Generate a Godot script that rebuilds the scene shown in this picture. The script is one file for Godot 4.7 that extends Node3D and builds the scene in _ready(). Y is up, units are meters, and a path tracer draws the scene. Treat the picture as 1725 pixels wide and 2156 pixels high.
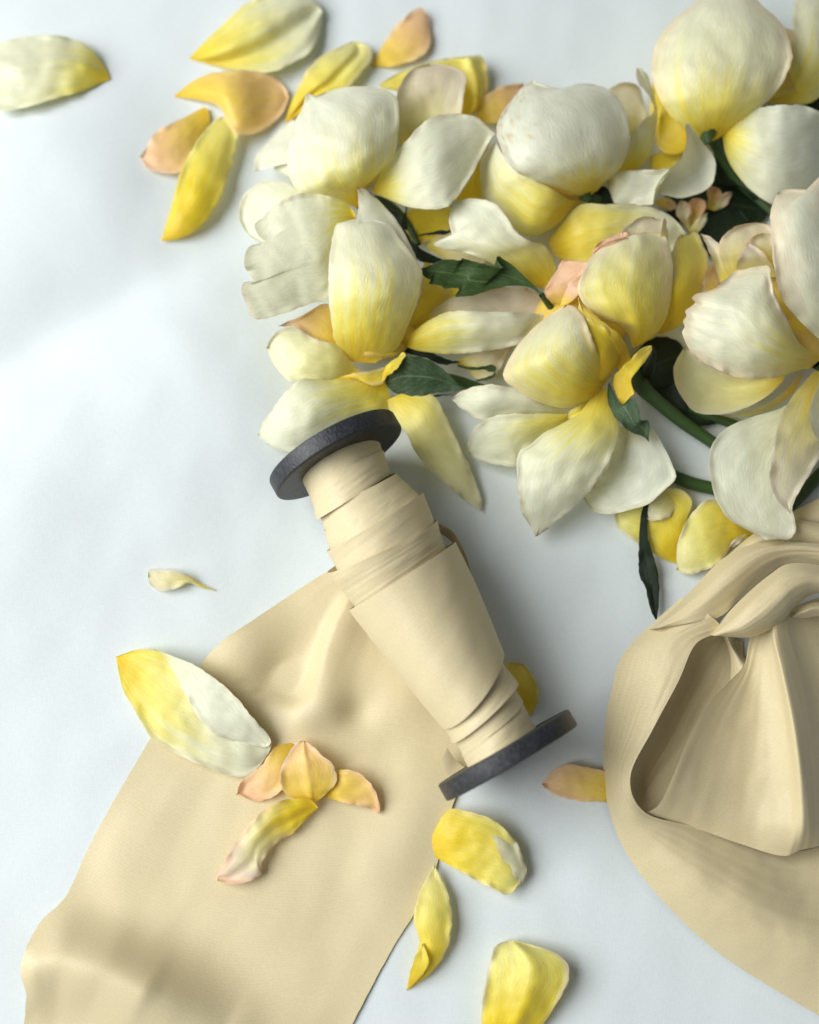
extends Node3D
# Rose heads, loose petals, a ribbon on a black wooden spool and a loosely piled ribbon on a white cloth, seen from above.
# Outlines are given in a drawing plane (about 0.16 mm per unit on the cloth) together with heights above the cloth.

const S := 0.00016            # metres per drawing unit
const FOCAL := 2312.0
const DIST := 2312.0
const TILT := 14.5
const MID := Vector2(862.5, 1078.0)
var eye: Vector3
var fw: Vector3
var up: Vector3
var right := Vector3.RIGHT
var frames := {"D": [0.0, 0.0, 1.0], "A": [473.8, 105.3, 0.3662], "B": [947.5, 105.3, 0.4507], "C": [473.8, 526.4, 0.3967], "E": [947.5, 473.8, 0.4507], "F": [473.8, 842.2, 0.4882], "G": [1210.7, 1052.8, 0.5117], "H": [0.0, 0.0, 0.4272], "I": [0.0, 1316.0, 0.7324]}
var n1 := FastNoiseLite.new()
var n2 := FastNoiseLite.new()
var taken := {}
var M := {}
var seed_at := 0.0
var last_loose := ""

# ------------------------------------------------------------------ space
func setup_space():
	var a = deg_to_rad(TILT)
	eye = Vector3(0, DIST * cos(a), DIST * sin(a))
	fw = -eye.normalized()
	up = right.cross(fw)

func ground(x: float, z: float) -> float:      # the lie of the cloth, in drawing units
	var p = Vector2(x, z) + MID
	var h = 0.0
	var d = (p - Vector2(0, 735)).dot(Vector2(0.518, 0.855))
	var along = (p - Vector2(0, 735)).dot(Vector2(0.855, -0.518))
	h += 0.36 * sqrt(d * d + 1200.0) * exp(-pow(d / 400.0, 2.0)) * smoothstep(640.0, 300.0, along)
	h += 7.0 * exp(-pow((p - Vector2(120, 1130)).length() / 150.0, 2.0)) - 6.0 * exp(-pow((p - Vector2(230, 1060)).length() / 90.0, 2.0))
	h += n2.get_noise_2d(p.x * 0.13, p.y * 0.13) * 5.0 + n2.get_noise_2d(p.x * 0.3 + 900.0, p.y * 0.2) * 2.0
	return h

func P(px: float, py: float, h: float) -> Vector3:
	var ray = fw * FOCAL + right * (px - MID.x) - up * (py - MID.y)
	var q = eye + ray * ((h - eye.y) / ray.y)
	q = eye + ray * ((h + ground(q.x, q.z) - eye.y) / ray.y)
	return q * S

# ------------------------------------------------------------------ drawing helpers
func pts(frame: String, text: String) -> Array:
	var f = frames[frame]
	var out = []
	for w in text.split(" ", false):
		var c = w.split(",")
		var x = f[0] + f[2] * float(c[0])
		var y = f[1] + f[2] * float(c[1])
		out.append(Vector2(x, y) if c.size() == 2 else Vector3(x, y, float(c[2])))
	return out

func cat(a, b, c, d, t: float):
	return 0.5 * ((2.0 * b) + (c - a) * t + (2.0 * a - 5.0 * b + 4.0 * c - d) * t * t + (3.0 * b - a - 3.0 * c + d) * t * t * t)

func curve(p: Array, n: int) -> Array:         # n + 1 points evenly along a smooth curve
	var dense = [p[0]]
	var run = [0.0]
	for i in p.size() - 1:
		for k in 12:
			var q = cat(p[max(i - 1, 0)], p[i], p[i + 1], p[min(i + 2, p.size() - 1)], (k + 1) / 12.0)
			run.append(run[-1] + (q - dense[-1]).length())
			dense.append(q)
	var out = []
	var j = 0
	for i in n + 1:
		var want = run[-1] * i / n
		while j < run.size() - 2 and run[j + 1] < want:
			j += 1
		out.append(dense[j].lerp(dense[j + 1], clampf((want - run[j]) / maxf(run[j + 1] - run[j], 1e-6), 0.0, 1.0)))
	return out

func along(list: Array, t: float) -> float:    # smooth interpolation in a short list of heights
	if list.size() == 1:
		return list[0]
	var x = clampf(t, 0.0, 1.0) * (list.size() - 1)
	var i = mini(int(x), list.size() - 2)
	return cat(list[maxi(i - 1, 0)], list[i], list[i + 1], list[mini(i + 2, list.size() - 1)], x - i)

func numbered(parent: Node, called: String) -> String:
	var key = str(parent.get_instance_id()) + called
	taken[key] = taken.get(key, -1) + 1
	return called if taken[key] == 0 else "%s_%03d" % [called, taken[key]]

func thing(called: String, label: String, category: String, at: Vector3, group := "") -> Node3D:
	var o = Node3D.new()
	o.name = numbered(self, called)
	add_child(o, true)
	o.position = at
	tag(o, label, category, group)
	return o

func tag(o: Node, label: String, category: String, group := ""):
	o.set_meta("label", label)
	o.set_meta("category", category)
	if group:
		o.set_meta("group", group)

func commit(parent: Node, called: String, v: PackedVector3Array, uv: PackedVector2Array, col: PackedColorArray, idx: PackedInt32Array, mat: Material) -> MeshInstance3D:
	var origin = Vector3.ZERO
	var q = parent
	while q is Node3D and q != self:
		origin += q.position
		q = q.get_parent()
	var nor = PackedVector3Array()
	nor.resize(v.size())
	for k in range(0, idx.size(), 3):
		var a = v[idx[k]]
		var n = (v[idx[k + 2]] - a).cross(v[idx[k + 1]] - a)
		for e in 3:
			nor[idx[k + e]] += n
	var sum = Vector3.ZERO
	for k in v.size():
		sum += nor[k]
	for k in v.size():
		nor[k] = nor[k].normalized() if nor[k].length() > 1e-14 else Vector3.UP
		v[k] -= origin
	var arr = []
	arr.resize(Mesh.ARRAY_MAX)
	arr[Mesh.ARRAY_VERTEX] = v
	arr[Mesh.ARRAY_NORMAL] = nor
	arr[Mesh.ARRAY_TEX_UV] = uv
	if col.size():
		arr[Mesh.ARRAY_COLOR] = col
	arr[Mesh.ARRAY_INDEX] = idx
	var m = ArrayMesh.new()
	m.add_surface_from_arrays(Mesh.PRIMITIVE_TRIANGLES, arr)
	var o = MeshInstance3D.new()
	o.name = numbered(parent, called)
	o.mesh = m
	o.material_override = null
	o.set_surface_override_material(0, mat)
	parent.add_child(o, true)
	return o

func sheet(parent: Node, called: String, grid: Array, mat: Material, cols := [], uvs := Vector2.ONE, uv_by_length := false) -> MeshInstance3D:
	# grid: rows of (x, y, height) in drawing units; wound so that the upper side is the front
	var nr = grid.size()
	var nc = grid[0].size()
	var v = PackedVector3Array()
	var uv = PackedVector2Array()
	var col = PackedColorArray()
	var idx = PackedInt32Array()
	for i in nr:
		for j in nc:
			var g = grid[i][j]
			v.append(P(g.x, g.y, g.z))
			uv.append(Vector2(float(j) / (nc - 1), float(i) / (nr - 1)) * uvs)
			if cols.size():
				col.append(cols[i][j])
	if uv_by_length:                            # cloth: texture by true length
		for i in nr:
			var run = 0.0
			for j in nc:
				if j > 0:
					run += v[i * nc + j].distance_to(v[i * nc + j - 1])
				uv[i * nc + j].x = run * 20.0
		for j in nc:
			var run = 0.0
			for i in nr:
				if i > 0:
					run += v[i * nc + j].distance_to(v[(i - 1) * nc + j])
				uv[i * nc + j].y = run * 20.0
	var mid_i = nr / 2
	var mid_j = nc / 2
	var a = v[mid_i * nc + mid_j]
	var face = (v[mid_i * nc + mid_j - 1] - a).cross(v[(mid_i - 1) * nc + mid_j] - a)
	var flip = face.y < 0.0
	for i in nr - 1:
		for j in nc - 1:
			var p = i * nc + j
			if flip:
				idx.append_array(PackedInt32Array([p, p + nc, p + 1, p + 1, p + nc, p + nc + 1]))
			else:
				idx.append_array(PackedInt32Array([p, p + 1, p + nc, p + 1, p + nc + 1, p + nc]))
	return commit(parent, called, v, uv, col, idx, mat)

func loft(parent: Node, called: String, frame: String, rows: Array, mat: Material, nu := 40, nv := 60, wrinkle := 0.0, grain := 0.0) -> MeshInstance3D:
	var r = []
	for t in rows:
		r.append(curve(pts(frame, t), nu))
	var grid = []
	for i in nv + 1:
		grid.append([])
	for j in nu + 1:
		var column = []
		for k in r.size():
			column.append(r[k][j])
		for i in nv + 1:
			var x = float(i) / nv * (r.size() - 1)
			var k = mini(int(x), r.size() - 2)
			var q = cat(column[maxi(k - 1, 0)], column[k], column[k + 1], column[mini(k + 2, r.size() - 1)], x - k)
			if wrinkle > 0.0:
				q.z += n1.get_noise_2d(q.x * 0.5, q.y * 0.5 + seed_at) * wrinkle
			if grain != 0.0:
				q.z += absf(grain) * (n1.get_noise_2d(j * 1.2, i * 9.0 + seed_at) if grain > 0.0 else n1.get_noise_2d(j * 9.0 + seed_at, i * 1.0))
			grid[i].append(q)
	seed_at += 37.0
	return sheet(parent, called, grid, mat, [], Vector2.ONE, true)

# ------------------------------------------------------------------ petals
func rgb(r, g, b): return Color(r, g, b)
var WHITE_P := Color(0.88, 0.90, 0.75)
var CREAM := Color(0.89, 0.89, 0.65)
var PALE := Color(0.91, 0.83, 0.23)
var YELLOW := Color(0.95, 0.74, 0.045)
var DEEP := Color(0.92, 0.62, 0.015)
var PEACH := Color(1.0, 0.65, 0.30)
var PINK := Color(0.98, 0.64, 0.46)
var BLUSH := Color(0.86, 0.74, 0.61)
var BROWN := Color(0.42, 0.27, 0.11)
var schemes := {}

func tint(scheme: Array, t: float) -> Color:
	for i in scheme.size() - 1:
		if t <= scheme[i + 1][0]:
			var k = clampf((t - scheme[i][0]) / (scheme[i + 1][0] - scheme[i][0]), 0.0, 1.0)
			return scheme[i][1].lerp(scheme[i + 1][1], k)
	return scheme[-1][1]

func petal(parent: Node, frame: String, ltext: String, rtext: String, o: Dictionary) -> MeshInstance3D:
	# two edges from base to tip; l, r: heights along them; m: how far the middle stands above (or below) the line between them
	var nv: int = o.get("nv", 40)
	var nu: int = o.get("nu", 32)
	var le = curve(pts(frame, ltext), nv)
	var ri = curve(pts(frame, rtext), nv)
	var l: Array = o.get("l", [4.0])
	var r: Array = o.get("r", l)
	var m: Array = o.get("m", [0.0, 30.0, 0.0])
	var p: float = o.get("p", 2.2) - 0.35
	var ripple: float = o.get("ripple", 3.0)
	var wave: float = o.get("wave", 3.0)
	var skew: float = o.get("skew", 0.0)        # where across the petal its crown lies
	var scheme: Array = schemes[o.get("c", "cream")]
	var reach: float = o.get("y", 1.0)          # how far the base colour runs up the petal
	var rim: float = o.get("rim", 0.45)
	var rim_color: Color = o.get("rim_color", BLUSH)
	var brown: float = 0.6 * o.get("brown", 0.0)
	var rim_w: float = o.get("rim_w", 11.0)
	var hue := 0.5 + 0.5 * n1.get_noise_2d(seed_at * 13.0 + 7.0, 400.0)
	var flecks: float = o.get("flecks", 0.0)
	var crease: Array = o.get("crease", [])     # [u at base, u at tip, width, depth]
	seed_at += 53.7
	var tip = curve(pts(frame, o.tip), nu) if o.has("tip") else []
	var length = 0.0
	for i in nv:
		length += (le[i + 1] - le[i]).length()
	var grid = []
	var cols = []
	for i in nv + 1:
		var v = float(i) / nv
		var row = []
		var crow = []
		var half = (le[i] - ri[i]).length() * 0.5
		for j in nu + 1:
			var t = 2.0 * j / nu - 1.0
			var u = lerpf(t, sin(t * PI / 2.0), 0.7)
			var q = le[i].lerp(ri[i], (u + 1.0) * 0.5)
			if tip.size():
				var tp = (u + 1.0) * 0.5 * nu
				var t0 = mini(int(tp), nu - 1)
				q += (tip[t0].lerp(tip[t0 + 1], tp - t0) - le[nv].lerp(ri[nv], (u + 1.0) * 0.5)) * v * v * v
			var jag = pow(absf(u), 6.0) * smoothstep(0.15, 0.4, v) * o.get("jag", 2.2)
			q += (le[i] - ri[i]).normalized() * signf(u) * -jag * n1.get_noise_2d(v * length * 2.2 + seed_at, signf(u) * 90.0)
			var us = u - skew * (1.0 - u * u)
			var e = minf((1.0 - absf(u)) * half, (1.0 - v) * length)
			var mid = along(m, v)
			var h = lerpf(along(l, v), along(r, v), (u + 1.0) * 0.5) + mid * (0.5 + 0.42 * (1.0 - pow(absf(us), p)) if mid > 0.0 else 1.0 - pow(absf(us), p))
			var lip = n1.get_noise_2d(v * length * 0.6 + seed_at * 2.0, signf(u) * 40.0)
			h += (5.0 + 9.0 * lip) * exp(-pow(e / 9.0, 2.0)) * smoothstep(0.2, 0.5, v)
			h += n1.get_noise_2d(q.x * 0.7 + seed_at, q.y * 0.7) * ripple * minf(1.0, v * 4.0)
			h += n1.get_noise_2d(v * length * 1.1 + seed_at * 3.0, u * 30.0) * wave * pow(maxf(absf(u), v * v), 5.0)
			if crease.size():
				var cu = lerpf(crease[0], crease[1], v)
				h += crease[3] * exp(-pow((u - cu) / crease[2], 2.0)) * smoothstep(0.0, 0.25, v) * smoothstep(1.0, 0.8, v)
			row.append(Vector3(q.x, q.y, h))
			var streak = n1.get_noise_2d(u * 260.0 + seed_at, v * 14.0)
			var c = tint(scheme, v / reach + streak * 0.13 + 0.10 * u * u)
			var edge_noise = n1.get_noise_2d(q.x * 1.3, q.y * 1.3 + seed_at)
			c = c.lerp(rim_color, rim * clampf(1.0 - e / (rim_w * (1.0 + 0.7 * edge_noise)), 0.0, 1.0) * smoothstep(0.15, 0.5, v))
			if brown > 0.0:
				var near = clampf(1.0 - e / 14.0, 0.0, 1.0) * smoothstep(0.45, 0.8, v)
				c = c.lerp(BROWN, brown * near * smoothstep(0.02, 0.3, n1.get_noise_2d(q.x * 3.1 + 70.0, q.y * 3.1 + seed_at)))
				c = c.lerp(BROWN.lerp(CREAM, 0.3), brown * 0.7 * smoothstep(0.45, 0.6, n1.get_noise_2d(q.x * 6.0, q.y * 6.0 + seed_at)) * smoothstep(0.4, 0.9, v) * clampf(1.0 - e / 50.0, 0.0, 1.0))
			if flecks > 0.0:
				c = c.lerp(Color(0.62, 0.42, 0.16), flecks * smoothstep(0.30, 0.5, n1.get_noise_2d(q.x * 5.0 + 40.0, q.y * 5.0)) * smoothstep(-0.15, -0.6, u) * smoothstep(0.35, 0.6, v))
			var shade = 1.0 + 0.05 * n1.get_noise_2d(q.x * 0.6 + 300.0, q.y * 0.6 + seed_at)
			crow.append(Color(c.r * shade, c.g * shade * lerpf(0.975, 1.015, hue), c.b * shade * lerpf(0.86, 1.08, hue)))
		grid.append(row)
		cols.append(crow)
	return sheet(parent, o.get("name", "petal"), grid, M[o.get("mat", "petal")], cols)

func loose(label: String, frame: String, ltext: String, rtext: String, o: Dictionary) -> Node3D:
	var c = pts(frame, ltext)[1].lerp(pts(frame, rtext)[1], 0.5)
	var t = thing("rose_petal", label, "petal", P(c.x, c.y, 0.0), "loose rose petals on the cloth")
	o["name"] = "blade"
	last_loose = str(t.name)
	petal(t, frame, ltext, rtext, o)
	return t

func stem(parent: Node, called: String, frame: String, text: String, radius: Array, mat: Material) -> MeshInstance3D:
	var c = curve(pts(frame, text), 24)
	var w = []
	for q in c:
		w.append(P(q.x, q.y, q.z))
	var v = PackedVector3Array()
	var uv = PackedVector2Array()
	var idx = PackedInt32Array()
	for i in 25:
		var d = (w[mini(i + 1, 24)] - w[maxi(i - 1, 0)]).normalized()
		var a = d.cross(Vector3.UP).normalized()
		var b = a.cross(d)
		for k in 13:
			var f = TAU * k / 12.0
			v.append(w[i] + (a * cos(f) + b * sin(f)) * along(radius, i / 24.0) * S)
			uv.append(Vector2(k / 12.0, i / 24.0))
	for i in 24:
		for k in 12:
			var q = i * 13 + k
			idx.append_array(PackedInt32Array([q, q + 1, q + 13, q + 1, q + 14, q + 13]))
	return commit(parent, called, v, uv, PackedColorArray(), idx, mat)

func heart(parent: Node, frame: String, at: String, rx: float, ry: float, rh: float, turn: float):
	# the closed heart of a rose under its outer petals
	var c = pts(frame, at)[0]
	var v = PackedVector3Array()
	var uv = PackedVector2Array()
	var col = PackedColorArray()
	var idx = PackedInt32Array()
	for i in 17:
		var a = PI * i / 16.0
		for k in 25:
			var f = TAU * k / 24.0
			var lump = 1.0 + 0.07 * sin(3.0 * f + 5.0 * a) + 0.04 * sin(7.0 * f - 3.0 * a)
			var q = Vector2(sin(a) * cos(f) * rx, sin(a) * sin(f) * ry).rotated(turn) * lump
			v.append(P(c.x + q.x, c.y + q.y, maxf(c.z + cos(a) * rh * lump, 4.0)))
			uv.append(Vector2(k / 24.0, i / 16.0))
			col.append(YELLOW.lerp(PEACH, 0.35 + 0.2 * sin(5.0 * f)))
	for i in 16:
		for k in 24:
			var q = i * 25 + k
			idx.append_array(PackedInt32Array([q, q + 25, q + 1, q + 1, q + 25, q + 26]))
	commit(parent, "heart", v, uv, col, idx, M.petal)

# ------------------------------------------------------------------ materials
func picture(w: int, h: int, f: Callable) -> ImageTexture:
	var im = Image.create(w, h, false, Image.FORMAT_RGB8)
	for y in h:
		for x in w:
			var c = f.call(x, y)
			im.set_pixel(x, y, c)
	return ImageTexture.create_from_image(im)

func grey(g: float) -> Color:
	return Color(g, g, g)

func materials():
	var nz = FastNoiseLite.new()
	nz.seed = 5
	nz.noise_type = FastNoiseLite.TYPE_SIMPLEX_SMOOTH
	nz.frequency = 0.02
	nz.fractal_octaves = 3
	var vein_bump = picture(512, 512, func(x, y):
		var wob = nz.get_noise_2d(x * 0.5, y * 0.5) * 24.0
		var a = nz.get_noise_2d((x + wob) * 6.5, y * 0.55)
		var b = nz.get_noise_2d(x * 2.2 + 900.0, (y + wob * 2.0) * 2.6)
		return grey(clampf(0.5 + 0.42 * a + 0.20 * b, 0.0, 1.0)))
	var vein_color = picture(512, 512, func(x, y):
		var wob = nz.get_noise_2d(x * 0.5 + 50.0, y * 0.5) * 24.0
		var a = nz.get_noise_2d((x + wob) * 5.0 + 400.0, y * 0.35)
		var b = nz.get_noise_2d(x * 1.1 + 100.0, y * 1.1)
		var g = 0.955 + 0.035 * a + 0.02 * b
		return Color(g, g, g - 0.01 - 0.02 * a))
	var p = StandardMaterial3D.new()
	p.vertex_color_use_as_albedo = true
	p.albedo_texture = vein_color
	p.heightmap_enabled = true
	p.heightmap_texture = vein_bump
	p.heightmap_scale = 0.009
	p.roughness = 0.43
	p.metallic_specular = 0.5
	p.backlight_enabled = true
	p.backlight = Color(0.66, 0.64, 0.52)
	p.rim_enabled = true
	p.rim = 0.35
	M.petal = p
	var leaf_color = picture(512, 512, func(x, y):
		var a = nz.get_noise_2d(x * 2.0, y * 2.0)
		var mid = exp(-pow((x - 256.0) / 7.0, 2.0))
		var slant = fposmod((y * 1.0 + absf(x - 256.0) * 0.9) / 56.0, 1.0)
		var side = exp(-pow((slant - 0.5) / 0.06, 2.0)) * 0.5
		var g = 0.68 + 0.14 * a + 0.36 * maxf(mid, side)
		return Color(g * 0.95, g, g * 0.9))
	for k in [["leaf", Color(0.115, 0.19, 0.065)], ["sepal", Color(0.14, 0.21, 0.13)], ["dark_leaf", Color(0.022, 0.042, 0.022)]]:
		var s = StandardMaterial3D.new()
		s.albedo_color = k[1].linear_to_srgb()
		s.albedo_texture = leaf_color
		s.vertex_color_use_as_albedo = false
		s.roughness = 0.5
		s.metallic_specular = 0.4
		s.heightmap_enabled = true
		s.heightmap_texture = vein_bump
		s.heightmap_scale = 0.015
		s.backlight_enabled = true
		s.backlight = Color(0.2, 0.25, 0.1)
		M[k[0]] = s
	var g = StandardMaterial3D.new()
	g.albedo_color = Color(0.035, 0.075, 0.018).linear_to_srgb()
	g.roughness = 0.42
	g.heightmap_enabled = true
	g.heightmap_texture = vein_bump
	g.heightmap_scale = 0.01
	M.stem = g
	# satin: a fine slanted twill
	var twill = picture(512, 512, func(x, y):
		var wob = nz.get_noise_2d(x * 1.5, y * 1.5) * 1.2
		var t = 0.5 + 0.2 * sin(TAU * (y + x * 0.25 + wob) / 8.0)
		return grey(clampf(t + 0.22 * nz.get_noise_2d(x * 9.0, y * 5.0), 0.0, 1.0)))
	var silk_color = picture(512, 512, func(x, y):
		var q = 0.94 + 0.035 * nz.get_noise_2d(x * 9.0 + y * 2.0, y * 4.0) + 0.008 * sin(TAU * (y + x * 0.25) / 8.0)
		return Color(q, q, q))
	for k in [["silk", Color(0.79, 0.675, 0.425)], ["silk_pile", Color(0.735, 0.625, 0.385)]]:
		var s = StandardMaterial3D.new()
		s.albedo_color = k[1].linear_to_srgb()
		s.albedo_texture = silk_color
		s.roughness = 0.5
		s.metallic_specular = 0.46
		s.rim_enabled = true
		s.rim = 0.5
		s.rim_tint = 0.5
		s.heightmap_enabled = true
		s.heightmap_texture = twill
		s.heightmap_scale = 0.0018
		s.uv1_scale = Vector3(0.8, 0.8, 0.8)
		s.backlight_enabled = true
		s.backlight = Color(0.25, 0.22, 0.17)
		M[k[0]] = s
	var w = StandardMaterial3D.new()
	w.albedo_color = Color.WHITE
	w.albedo_texture = picture(512, 512, func(x, y):
		var a = nz.get_noise_2d(x * 14.0, y * 0.8)
		var b = nz.get_noise_2d(x * 1.5 + 77.0, y * 1.5)
		var q = 0.17 + 0.07 * a + 0.05 * b
		if nz.get_noise_2d(x * 22.0 + 500.0, y * 0.6) > 0.42:
			q += 0.16
		return Color(q * 0.93, q * 0.98, q * 1.1))
	w.roughness = 0.46
	w.metallic_specular = 0.5
	w.heightmap_enabled = true
	w.heightmap_texture = vein_bump
	w.heightmap_scale = 0.012
	w.uv1_scale = Vector3(3, 1, 1)
	M.wood = w
	var c = StandardMaterial3D.new()
	c.albedo_color = Color(0.745, 0.805, 0.835).linear_to_srgb()
	c.albedo_texture = picture(1024, 1024, func(x, y):
		var q = 0.965 + 0.013 * nz.get_noise_2d(x * 6.0, y * 1.2) + 0.013 * nz.get_noise_2d(x * 1.2 + 300.0, y * 6.0) 
		return grey(q))
	c.roughness = 0.85
	c.metallic_specular = 0.25
	c.heightmap_enabled = true
	c.heightmap_texture = picture(1024, 1024, func(x, y):
		return grey(clampf(0.5 + 0.3 * nz.get_noise_2d(x * 9.0, y * 1.8) + 0.3 * nz.get_noise_2d(x * 1.8 + 300.0, y * 9.0), 0.0, 1.0)))
	c.heightmap_scale = 0.004
	c.uv1_scale = Vector3(12, 12, 12)
	M.cloth = c

# ------------------------------------------------------------------ the scene
func _ready():
	setup_space()
	var cam = Camera3D.new()
	cam.name = "camera"
	cam.near = 0.02
	cam.far = 20.0
	add_child(cam)
	cam.look_at_from_position(eye * S, Vector3.ZERO, Vector3.FORWARD)
	var lens = CameraAttributesPhysical.new()
	lens.frustum_focal_length = 25.73
	lens.frustum_focus_distance = 0.345
	lens.exposure_aperture = 3.3
	lens.frustum_near = 0.02
	lens.frustum_far = 20.0
	cam.attributes = lens
	cam.fov = rad_to_deg(2.0 * atan(1078.0 / FOCAL))
	cam.current = true
	var we = WorldEnvironment.new()
	we.name = "environment"
	var env = Environment.new()
	env.background_mode = Environment.BG_COLOR
	env.background_color = Color(0.125, 0.13, 0.13).linear_to_srgb()
	env.tonemap_mode = Environment.TONE_MAPPER_LINEAR
	env.tonemap_exposure = 1.13
	env.sdfgi_enabled = true
	env.ssao_enabled = true
	env.ssil_enabled = true
	we.environment = env
	add_child(we)
	var key = AreaLight3D.new()
	key.name = "window_light"
	key.area_size = Vector2(0.95, 0.85)
	key.area_normalize_energy = true
	key.light_energy = 1.66
	key.light_color = Color(0.995, 1.0, 0.985)
	key.area_range = 6.0
	key.shadow_enabled = true
	add_child(key)
	key.look_at_from_position(Vector3(-0.76, 0.72, 0.0), Vector3(0, 0, 0.03), Vector3.UP)

	n1.seed = 11
	n1.noise_type = FastNoiseLite.TYPE_SIMPLEX_SMOOTH
	n1.frequency = 0.02
	n1.fractal_octaves = 2
	n2.seed = 23
	n2.noise_type = FastNoiseLite.TYPE_SIMPLEX_SMOOTH
	n2.frequency = 0.02
	n2.fractal_octaves = 2
	schemes = {
		"cream": [[0.0, DEEP], [0.12, YELLOW], [0.32, PALE], [0.54, CREAM], [0.8, WHITE_P], [1.0, WHITE_P]],
		"white": [[0.0, PALE], [0.12, CREAM], [0.4, WHITE_P], [1.0, WHITE_P]],
		"yellow": [[0.0, DEEP], [0.3, YELLOW], [0.65, PALE], [1.0, CREAM.lerp(PALE, 0.45)]],
		"curl": [[0.0, DEEP], [0.3, YELLOW], [0.55, PALE.lerp(CREAM, 0.5)], [0.82, BLUSH], [1.0, PINK]],
		"gold": [[0.0, DEEP], [0.5, YELLOW], [1.0, YELLOW.lerp(PALE, 0.6)]],
		"peach": [[0.0, DEEP], [0.3, YELLOW.lerp(PEACH, 0.35)], [0.7, PEACH.lerp(PINK, 0.3)], [1.0, PINK]],
		"blush": [[0.0, YELLOW], [0.25, PALE.lerp(BLUSH, 0.3)], [0.6, BLUSH.lerp(CREAM, 0.4)], [1.0, BLUSH]],
		"pale": [[0.0, YELLOW], [0.3, PALE.lerp(CREAM, 0.3)], [0.8, CREAM], [1.0, CREAM]],
	}
	materials()
	cloth()
	spool()
	ribbon_on_spool()
	piled_ribbon()
	rose_one()
	rose_two()
	rose_three()
	rose_four()
	rose_five()
	rose_six()
	leaves()
	loose_petals()

func cloth():
	var n = 240
	var v = PackedVector3Array()
	var uv = PackedVector2Array()
	var idx = PackedInt32Array()
	for i in n + 1:
		for j in n + 1:
			var a = 2.0 * j / n - 1.0
			var b = 2.0 * i / n - 1.0
			var x = (a * 0.35 + 0.65 * a * a * a) * 4600.0
			var z = (b * 0.35 + 0.65 * b * b * b) * 4600.0
			v.append(Vector3(x, ground(x, z), z) * S)
			uv.append(Vector2(x, z) * S)
	for i in n:
		for j in n:
			var p = i * (n + 1) + j
			idx.append_array(PackedInt32Array([p, p + 1, p + n + 1, p + 1, p + n + 2, p + n + 1]))
	var o = commit(self, "tablecloth", v, uv, PackedColorArray(), idx, M.cloth)
	tag(o, "white woven cotton cloth spread under the roses, ribbons and petals", "cloth")
	o.set_meta("kind", "structure")

# ------------------------------------------------------------------ spool and ribbons
func lathe(parent: Node, called: String, a: Vector3, b: Vector3, profile: Array, mat: Material) -> MeshInstance3D:
	# profile: (how far from a towards b in metres, radius in metres)
	var d = (b - a).normalized()
	var e = d.cross(Vector3.UP).normalized()
	var f = e.cross(d)
	var v = PackedVector3Array()
	var uv = PackedVector2Array()
	var idx = PackedInt32Array()
	var seg = 96
	for i in profile.size():
		for k in seg + 1:
			var t = TAU * k / seg
			v.append(a + d * profile[i].x + (e * cos(t) + f * sin(t)) * profile[i].y)
			uv.append(Vector2(float(k) / seg, float(i) / (profile.size() - 1)))
	for i in profile.size() - 1:
		for k in seg:
			var p = i * (seg + 1) + k
			idx.append_array(PackedInt32Array([p, p + seg + 1, p + 1, p + 1, p + seg + 1, p + seg + 2]))
	return commit(parent, called, v, uv, PackedColorArray(), idx, mat)

func disc(parent: Node, a: Vector3, b: Vector3, thick: float, r: float, bore: float):
	var c = 0.0006
	var prof = []
	for q in [[0.0, bore], [0.0, r - c * 2.0], [0.00005, r - c * 1.2], [c * 0.35, r - c * 0.35], [c, r], [thick * 0.5, r], [thick - c, r], [thick - c * 0.35, r - c * 0.35], [thick - 0.00005, r - c * 1.2], [thick, r - c * 2.0], [thick, bore], [0.0, bore]]:
		prof.append(Vector2(q[0], q[1]))
	var dd = []
	for i in prof.size():                         # doubled rings keep the flat faces flat
		dd.append(prof[i])
		if i in [1, 9]:
			dd.append(prof[i])
	lathe(parent, "flange", a, b, dd, M.wood)

func spool():
	var a = P(473.8 + 480.0 * 0.4882, 842.2 + 240.0 * 0.4882, 152.0)
	var b = P(473.8 + 1220.0 * 0.4882, 842.2 + 1530.0 * 0.4882, 148.0)
	var t = thing("ribbon_spool", "black stained wooden spool lying on its side, wound with cream ribbon", "spool", P(885, 1275, 0))
	var d = (b - a).normalized()
	var th = 35.0 * S
	var r = 140.5 * S
	disc(t, a - d * th * 0.5, b, th, r, 0.004)
	disc(t, b - d * th * 0.5, b + d, th, r, 0.004)
	lathe(t, "core", a, b, [Vector2(0.0, 0.0041), Vector2(0.0, 0.011), Vector2((b - a).length(), 0.011), Vector2((b - a).length(), 0.0041)], M.wood)

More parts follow.
